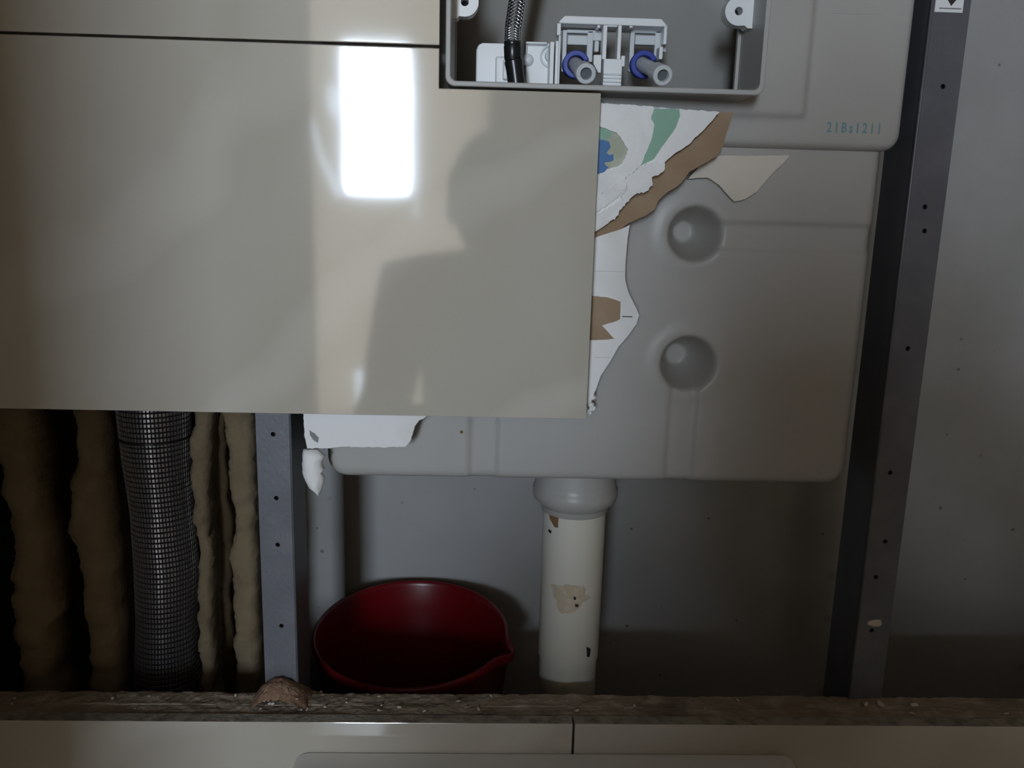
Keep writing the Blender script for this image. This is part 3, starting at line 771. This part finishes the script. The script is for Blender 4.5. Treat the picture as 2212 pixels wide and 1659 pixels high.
def pipe_patch(name, pts, m, seed):
    c = Vector((sum(p[0] for p in pts) / len(pts), sum(p[1] for p in pts) / len(pts))); n = 40; rr_ = []
    for k in range(n):
        f = k / n * len(pts); i = int(f); a = Vector(pts[i]); b = Vector(pts[(i + 1) % len(pts)]); q = a.lerp(b, f - i)
        rr_.append(c + (q - c) * (1 + .25 * noise.noise((q.x * .11, q.y * .11, seed))))
    bm = bmesh.new(); rows = []
    for s_ in (.02, .35, .7, 1.0):
        row = []
        for q in rr_:
            w = c + (q - c) * s_; P = at(w.x, w.y, YPI - rP); dx = max(-rP * .97, min(rP * .97, P.x - cx))
            row.append(bm.verts.new((cx + dx, YPI - math.sqrt(rP * rP - dx * dx) - .0003, P.z)))
        rows.append(row)
    for a, b in zip(rows, rows[1:]):
        for k in range(n): bm.faces.new((a[k], a[(k + 1) % n], b[(k + 1) % n], b[k]))
    return link(name, bm, m, fpi, smooth=True)


RUST = mat('brown_glue', (.20, .115, .05), .7); FAINT = mat('faint_brown_stain', (.50, .41, .29), .6, n1=(120, (.60, .53, .42), .45, .65))
tag(pipe_patch('glue_stain', [(1184, 1118), (1208, 1122), (1206, 1144), (1200, 1146), (1192, 1134)], RUST, 1), 'brown glue blot')
tag(pipe_patch('faint_stain', [(1190, 1272), (1226, 1262), (1262, 1270), (1270, 1296), (1240, 1322), (1206, 1326), (1200, 1300)], FAINT, 2), 'faint brown stain')
for q in ((1242, 1292, 3, 4), (1246, 1308, 4, 4), (1273, 1414, 5, 12), (1190, 1158, 3, 4)):
    pipe_patch('speck', [(q[0] - q[2], q[1] - q[3]), (q[0] + q[2], q[1] - q[3] * .5), (q[0] + q[2] * .6, q[1] + q[3]), (q[0] - q[2], q[1] + q[3] * .7)], INK, q[0])

# ------------------------------------------------------------------ bucket
zr = at(890, 1370, .165).z
pn, pf = at(850, 1489, .056), None
dn = at(850, 1489, 0) - CAM; df = at(860, 1251, 0) - CAM
kz = (.062 + .60) * (-dn.z / dn.y)                     # drop of the rim below the camera
zr = CAM.z - kz; yn = .062; yfar = kz / (-df.z / df.y) - .60
yc = (yn + yfar) / 2; bl_, br_ = at(679, 1392, yc), at(1098, 1398, yc)
bcx = (bl_.x + br_.x) / 2; ra = (br_.x - bl_.x) / 2; rb = min((yfar - yn) / 2, WALL_Y - .004 - yc)
bk = empty('bucket', (bcx, yc, FLOOR_CAV), 'dark red plastic bucket with a pouring lip on the floor under the cistern', 'bucket')
prof = [(.70, FLOOR_CAV + .001), (.72, FLOOR_CAV + .001), (.74, FLOOR_CAV + .004), (.955, zr - .014), (.965, zr - .012), (1.0, zr - .008), (1.0, zr - .002), (.985, zr), (.968, zr - .001), (.955, zr - .005), (.93, zr - .03), (.72, FLOOR_CAV + .006), (0.002, FLOOR_CAV + .006)]
bm = bmesh.new(); rings = lathe(bm, [(r * ra, z) for r, z in prof], (bcx, yc), 96, 1.0, rb / ra)
bm.faces.new(list(reversed(rings[0])))
for v in bm.verts:
    a = math.atan2((v.co.y - yc) / rb * ra, v.co.x - bcx); q = math.exp(-((a - R(-18)) / .13) ** 2) * sstep(zr - .04, zr, v.co.z)
    rr = math.hypot(v.co.x - bcx, v.co.y - yc)
    if rr > ra * .8: v.co.x += math.cos(a) * .010 * q; v.co.y += math.sin(a) * .010 * q; v.co.z -= .004 * q
body = link('bucket_body', bm, RED, bk, smooth=True)

# ------------------------------------------------------------------ insulation and duct in the left bay
def strip(label, rows, Y, depth, seed, m=FOAM, name='foam_strip', gp='foam strips in the left bay'):
    """rows: (crop y, left, right); a bulging ragged upright length of foam"""
    bm = bmesh.new(); N = 150; K = 14; g = []
    ys = [r[0] for r in rows]
    def interp(y, c):
        for a, b in zip(rows, rows[1:]):
            if a[0] <= y <= b[0]: t = (y - a[0]) / (b[0] - a[0]); return a[c] + (b[c] - a[c]) * t
        return rows[0][c] if y < ys[0] else rows[-1][c]
    for i in range(N + 1):
        cy = -500 + (2000 + 500) * i / N
        A = at(interp(cy, 1) / 2.514, 860 + cy / 2.514, Y + depth * .4); B = at(interp(cy, 2) / 2.514, 860 + cy / 2.514, Y + depth * .4)
        z = (A.z + B.z) / 2
        row = []
        for k in range(K):
            t = k / K * 2 * math.pi
            ct, st = math.cos(t), math.sin(t)
            ex = math.copysign(abs(ct) ** .6, ct); ey = math.copysign(abs(st) ** .6, st)
            x = (A.x + B.x) / 2 + (B.x - A.x) / 2 * ex; y = Y + depth / 2 - depth / 2 * ey
            nn = .0030 * noise.noise((x * 70, z * 55, seed)) + .0014 * noise.noise((x * 190, z * 170, seed + 3 + k)) + .0010 * noise.noise((z * 320, k, seed))
            row.append(bm.verts.new((x + nn * ex, y - nn * 1.6 * ey, z)))
        g.append(row)
    for a, b in zip(g, g[1:]):
        for k in range(K): bm.faces.new((a[k], a[(k + 1) % K], b[(k + 1) % K], b[k]))
    bm.faces.new(g[0]); bm.faces.new(list(reversed(g[-1])))
    o = link(name, bm, m, smooth=True)
    zmin = min(v.co.z for v in o.data.vertices)
    for v in o.data.vertices:
        if v.co.z < zmin + .001: v.co.z = FLOOR_CAV
    return tag(o, label, 'insulation foam', gp)


A_ = [(60, -70, 205), (250, -20, 240), (340, 40, 244), (500, 60, 258), (640, 90, 280), (720, 105, 310), (780, 115, 318), (900, 105, 326), (1050, 95, 340), (1150, 108, 350), (1200, 116, 330), (1300, 130, 328), (1480, 155, 336), (1590, 160, 370)]
B_ = [(60, 430, 580), (190, 448, 594), (280, 466, 602), (350, 450, 607), (470, 405, 615), (600, 416, 630), (690, 402, 636), (740, 448, 640), (900, 470, 655), (1000, 480, 660), (1150, 505, 668), (1400, 515, 684), (1590, 520, 690)]
C_ = [(60, 1056, 1180), (200, 1060, 1162), (400, 1062, 1160), (650, 1070, 1158), (720, 1080, 1160), (850, 1098, 1176), (1000, 1096, 1168), (1200, 1086, 1176), (1590, 1106, 1192)]
D_ = [(60, 1222, 1392), (200, 1238, 1398), (450, 1266, 1402), (600, 1292, 1404), (700, 1282, 1408), (850, 1260, 1412), (1000, 1272, 1414), (1300, 1286, 1420), (1590, 1292, 1425)]
strip('widest yellowish foam strip at the left edge of the bay', A_, .088, .05, 1.0)
strip('yellowish foam strip just left of the foil duct', B_, .092, .05, 2.0)
strip('narrow yellowish foam strip touching the right side of the foil duct', C_, .098, .034, 3.0)
strip('yellowish foam strip tucked behind the left steel post', D_, .102, .036, 4.0)
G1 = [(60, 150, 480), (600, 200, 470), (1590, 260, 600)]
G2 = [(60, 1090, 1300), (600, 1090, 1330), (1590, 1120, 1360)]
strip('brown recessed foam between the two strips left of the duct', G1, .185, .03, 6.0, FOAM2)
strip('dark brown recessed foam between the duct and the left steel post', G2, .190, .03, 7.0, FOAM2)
sheet = boxo('void_shade_sheet', mat('void_shade', (0.022, 0.025, 0.018), 0.8, bump=(60, .4)), -0.62, at(600, 1100, .235).x, .232, .238, FLOOR_CAV, 1.5)  # added sheet; the shade of the empty bay is put into its colour
tag(sheet, 'nearly black sheet standing in for the unlit void behind the foam strips and duct in the left bay', 'shade sheet')
# duct wrapped in quilted foil
bm = bmesh.new(); N, K = 420, 168; g = []
dr = [(-600, 610, 1010), (60, 640, 1030), (300, 668, 1035), (600, 715, 1045), (900, 735, 1072), (1200, 745, 1068), (1590, 735, 1092), (2000, 730, 1110)]
YD = .118
cell = .0030
g = []
for i in range(N + 1):
    cy = -600 + 2600 * i / N
    for a, b in zip(dr, dr[1:]):
        if a[0] <= cy <= b[0]: t_ = (cy - a[0]) / (b[0] - a[0]); l = a[1] + (b[1] - a[1]) * t_; r_ = a[2] + (b[2] - a[2]) * t_
    A = at(l / 2.514, 860 + cy / 2.514, YD); B = at(r_ / 2.514, 860 + cy / 2.514, YD); c = (A + B) / 2; rad = (B.x - A.x) / 2
    row = []
    for k in range(K):
        a = k / K * 2 * math.pi
        rr = rad * (1 + .02 * noise.noise((math.cos(a) * 1.5, math.sin(a) * 1.5, c.z * 14)))
        row.append(bm.verts.new((c.x + rr * math.cos(a), YD - rr * math.sin(a), c.z)))
    g.append(row)
for a, b in zip(g, g[1:]):
    for k in range(K): bm.faces.new((a[k], a[(k + 1) % K], b[(k + 1) % K], b[k]))
bm.faces.new(g[0]); bm.faces.new(list(reversed(g[-1])))
dz = min(v.co.z for v in bm.verts)
uv = bm.loops.layers.uv.new('uv')
for f in bm.faces:
    if len(f.verts) != 4: continue
    ang = [math.atan2(-(lp.vert.co.y - YD), lp.vert.co.x - f.calc_center_median().x * 0 - 0) for lp in f.loops]
idx = {}
for i, row in enumerate(g):
    for k, v in enumerate(row): idx[v] = (i, k)
for f in bm.faces:
    if len(f.verts) != 4: continue
    ks = [idx[lp.vert][1] for lp in f.loops]; wrap = max(ks) - min(ks) > K / 2
    for lp in f.loops:
        i, k = idx[lp.vert]
        if wrap and k < K / 2: k += K
        lp[uv].uv = (k / K * 62, i / N * 98)
duct = link('duct_pipe', bm, FOIL, smooth=True)
for v in duct.data.vertices:
    if v.co.z < dz + .001: v.co.z = FLOOR_CAV
tag(duct, 'silver pipe wrapped in quilted foil between the foam strips', 'duct')
u_ = _nt = FOIL.node_tree; _b = _nt.nodes['Principled BSDF']
tcn = _nt.nodes.new('ShaderNodeTexCoord'); sx = _nt.nodes.new('ShaderNodeSeparateXYZ'); _nt.links.new(tcn.outputs['UV'], sx.inputs[0])
prev = []
for ax in ('X', 'Y'):
    fr = _nt.nodes.new('ShaderNodeMath'); fr.operation = 'FRACT'; _nt.links.new(sx.outputs[ax], fr.inputs[0])
    s1 = _nt.nodes.new('ShaderNodeMath'); s1.operation = 'SUBTRACT'; _nt.links.new(fr.outputs[0], s1.inputs[0]); s1.inputs[1].default_value = .5
    s2 = _nt.nodes.new('ShaderNodeMath'); s2.operation = 'ABSOLUTE'; _nt.links.new(s1.outputs[0], s2.inputs[0])
    s3 = _nt.nodes.new('ShaderNodeMapRange'); s3.inputs['From Min'].default_value = .30; s3.inputs['From Max'].default_value = .5; _nt.links.new(s2.outputs[0], s3.inputs['Value'])
    prev.append(s3.outputs['Result'])
mx = _nt.nodes.new('ShaderNodeMath'); mx.operation = 'MAXIMUM'; _nt.links.new(prev[0], mx.inputs[0]); _nt.links.new(prev[1], mx.inputs[1])
bpn = _nt.nodes.new('ShaderNodeBump'); bpn.inputs['Strength'].default_value = .9; bpn.inputs['Distance'].default_value = .0016; bpn.invert = True
_nt.links.new(mx.outputs[0], bpn.inputs['Height']); _nt.links.new(bpn.outputs['Normal'], _b.inputs['Normal'])
mc = _nt.nodes.new('ShaderNodeMix'); mc.data_type = 'RGBA'; mc.inputs[6].default_value = (.45, .43, .44, 1); mc.inputs[7].default_value = (.10, .095, .095, 1)
_nt.links.new(mx.outputs[0], mc.inputs['Factor']); _nt.links.new(mc.outputs[2], _b.inputs['Base Color'])
# dark tape seam
bm = bmesh.new(); c0, c1 = at(635 / 2.514 + 30, 944, YD), at(1045 / 2.514, 936, YD); c = (c0 + c1) / 2
mid = at(835 / 2.514, 940, YD); rr = (at(1033 / 2.514, 940, YD).x - at(652 / 2.514, 940, YD).x) / 2 * 1.015
lathe(bm, [(rr - .001, mid.z - .0012), (rr, mid.z - .0008), (rr, mid.z + .0008), (rr - .001, mid.z + .0012)], (mid.x + .001, YD), 64)
link('seam_band', bm, RUBBER, duct)

# ------------------------------------------------------------------ pale strip against the lower tiles
tx0, tx1 = at(628, 1650, -.012).x, at(1732, 1650, -.012).x; tz = at(1200, 1641, -.008).z
bm = bmesh.new(); rs = []
for y, i_ in ((-.0002, 0), (-.020, 0), (-.0235, .0015), (-.025, .004)):
    rs.append([(x, y, z) for x, _, z in rloop(tx0 + i_, tx1 - i_, tz - .045 + i_, tz - i_, .012 - i_ * .8, 0)])
ringloft(bm, rs)
for r_ in (rs[0], rs[-1]):
    bm.faces.new([bm.verts.new(p) for p in r_])
bmesh.ops.remove_doubles(bm, verts=bm.verts, dist=1e-6)
st_ = bevel(link('wall_mounted_strip', bm, CERAMIC), .0012); st_.name = 'ceramic_strip'
tag(st_, 'pale strip with rounded corners along the very bottom, fixed against the lower tiles', 'strip')

# ------------------------------------------------------------------ the photographer, kneeling behind the phone
CLOTH = mat('dark_jacket', (0.25, 0.235, 0.21), 0.9, bump=(80, .3)); JEANS = mat('dark_trousers', (0.03, 0.035, 0.05), 0.9)
SKIN = mat('skin', (0.50, 0.31, 0.22), 0.5, sss=.1); HAIR = mat('black_hair', (0.012, 0.011, 0.010), 0.5, bump=(300, .6))


def skinned(name, verts, edges, m, parent, root=0, sub=2):
    me = bpy.data.meshes.new(name); me.from_pydata([v[:3] for v in verts], edges, []); me.materials.append(m)
    o = bpy.data.objects.new(name, me); COL.objects.link(o)
    sk = o.modifiers.new('skin', 'SKIN'); sk.use_smooth_shade = True
    for i, v in enumerate(verts):
        d = me.skin_vertices[0].data[i]; d.radius = (v[3], v[4] if len(v) > 4 else v[3]); d.use_root = i == root
    sb = o.modifiers.new('sub', 'SUBSURF'); sb.levels = sub; sb.render_levels = sub
    o.parent = parent; o.matrix_parent_inverse = Matrix.Translation(parent.location).inverted()
    return o


PX, PY, PZ = 0.015, -1.03, 0.925
per = empty('person', (PX, PY, 0), 'person in a pale jacket kneeling behind the camera, right arm lifted', 'person')
v = [(PX, PY - .10, .27, .13, .10), (PX, PY - .07, .45, .13, .095), (PX, PY - .03, .65, .15, .10), (PX, PY, .77, .15, .09), (PX, PY + .005, .83, .058), (PX, PY + .015, .88, .052),
     (PX - .165, PY - .005, .775, .060), (PX - .185, PY + .06, .58, .054), (PX - .190, PY + .30, .56, .042), (PX - .14, PY + .36, .56, .028),
     (PX + .180, PY - .005, .815, .066), (PX + .350, PY + .05, .82, .062), (PX + .30, PY + .27, .84, .044), (PX + .26, PY + .36, .86, .028),
     (PX - .11, PY - .08, .24, .085), (PX - .15, PY + .28, .13, .065), (PX - .14, PY - .05, .065, .052), (PX - .14, PY - .20, .05, .04), (PX - .14, PY - .27, .04, .035),
     (PX + .11, PY - .08, .24, .085), (PX + .15, PY + .28, .13, .065), (PX + .14, PY - .05, .065, .052), (PX + .14, PY - .20, .05, .04), (PX + .14, PY - .27, .04, .035)]
e = [(0, 1), (1, 2), (2, 3), (3, 4), (4, 5), (3, 6), (6, 7), (7, 8), (8, 9), (3, 10), (10, 11), (11, 12), (12, 13), (0, 14), (14, 15), (15, 16), (16, 17), (17, 18), (0, 19), (19, 20), (20, 21), (21, 22), (22, 23)]
skinned('body', v, e, CLOTH, per)
bm = bmesh.new(); bmesh.ops.create_uvsphere(bm, u_segments=32, v_segments=24, radius=1)
hc = Vector((PX, PY + .02, PZ))
for q in bm.verts:
    x, y, z = q.co; w = .075 * (1 - .22 * max(0, -z) ** 1.5); yy = y * .095
    if y > 0:
        yy += .016 * math.exp(-((x / .22) ** 2 + ((z + .12) / .22) ** 2)) - .006 * math.exp(-(((abs(x) - .42) / .18) ** 2 + ((z - .08) / .14) ** 2)) + .004 * math.exp(-((x / .35) ** 2 + ((z + .48) / .10) ** 2))
    q.co = hc + Vector((x * w, yy, z * .115))
link('head', bm, SKIN, per, smooth=True)
bm = bmesh.new(); bmesh.ops.create_uvsphere(bm, u_segments=32, v_segments=20, radius=1)
for q in bm.verts:
    x, y, z = q.co; z = max(z, -.25 if y < .2 else .42); q.co = hc + Vector((x * .086, y * .104 - .004, z * .126 + .004))
link('hair', bm, HAIR, per, smooth=True)
for sgn in (-1, 1):
    bm = bmesh.new(); bmesh.ops.create_uvsphere(bm, u_segments=14, v_segments=10, radius=1)
    for q in bm.verts: q.co = hc + Vector((sgn * .076 + q.co.x * .010, -.005 + q.co.y * .018, -.01 + q.co.z * .030))
    link('ear', bm, SKIN, per, smooth=True)
    bm = bmesh.new(); bmesh.ops.create_uvsphere(bm, u_segments=14, v_segments=10, radius=.010)
    for q in bm.verts: q.co = hc + Vector((sgn * .030, .083, .008)) + q.co
    link('eye', bm, INK, per, smooth=True)
    hx = PX + (-.125, .245)[sgn > 0]; hy, hz = PY + .38, (.56, .86)[sgn > 0]
    hv = [(hx, hy - .02, hz - .03, .022, .018), (hx, hy + .01, hz + .01, .030, .016), (hx - sgn * .004, hy + .028, hz + .045, .028, .013)]
    he = [(0, 1), (1, 2)]
    for k in range(4):
        b = len(hv); oz = hz + .030 + k * .018; ln = (.052, .062, .060, .046)[3 - k]
        hv += [(hx - sgn * .010, hy + .035, oz, .0088), (hx - sgn * .030, hy + .050, oz + .004, .0082), (hx - sgn * ln, hy + .047, oz + .004, .0072)]
        he += [(2, b), (b, b + 1), (b + 1, b + 2)]
    b = len(hv); hv += [(hx - sgn * .016, hy + .012, hz + .02, .010), (hx - sgn * .036, hy + .010, hz + .035, .009), (hx - sgn * .052, hy + .014, hz + .045, .0078)]
    he += [(1, b), (b, b + 1), (b + 1, b + 2)]
    skinned('hand', hv, he, SKIN, per)
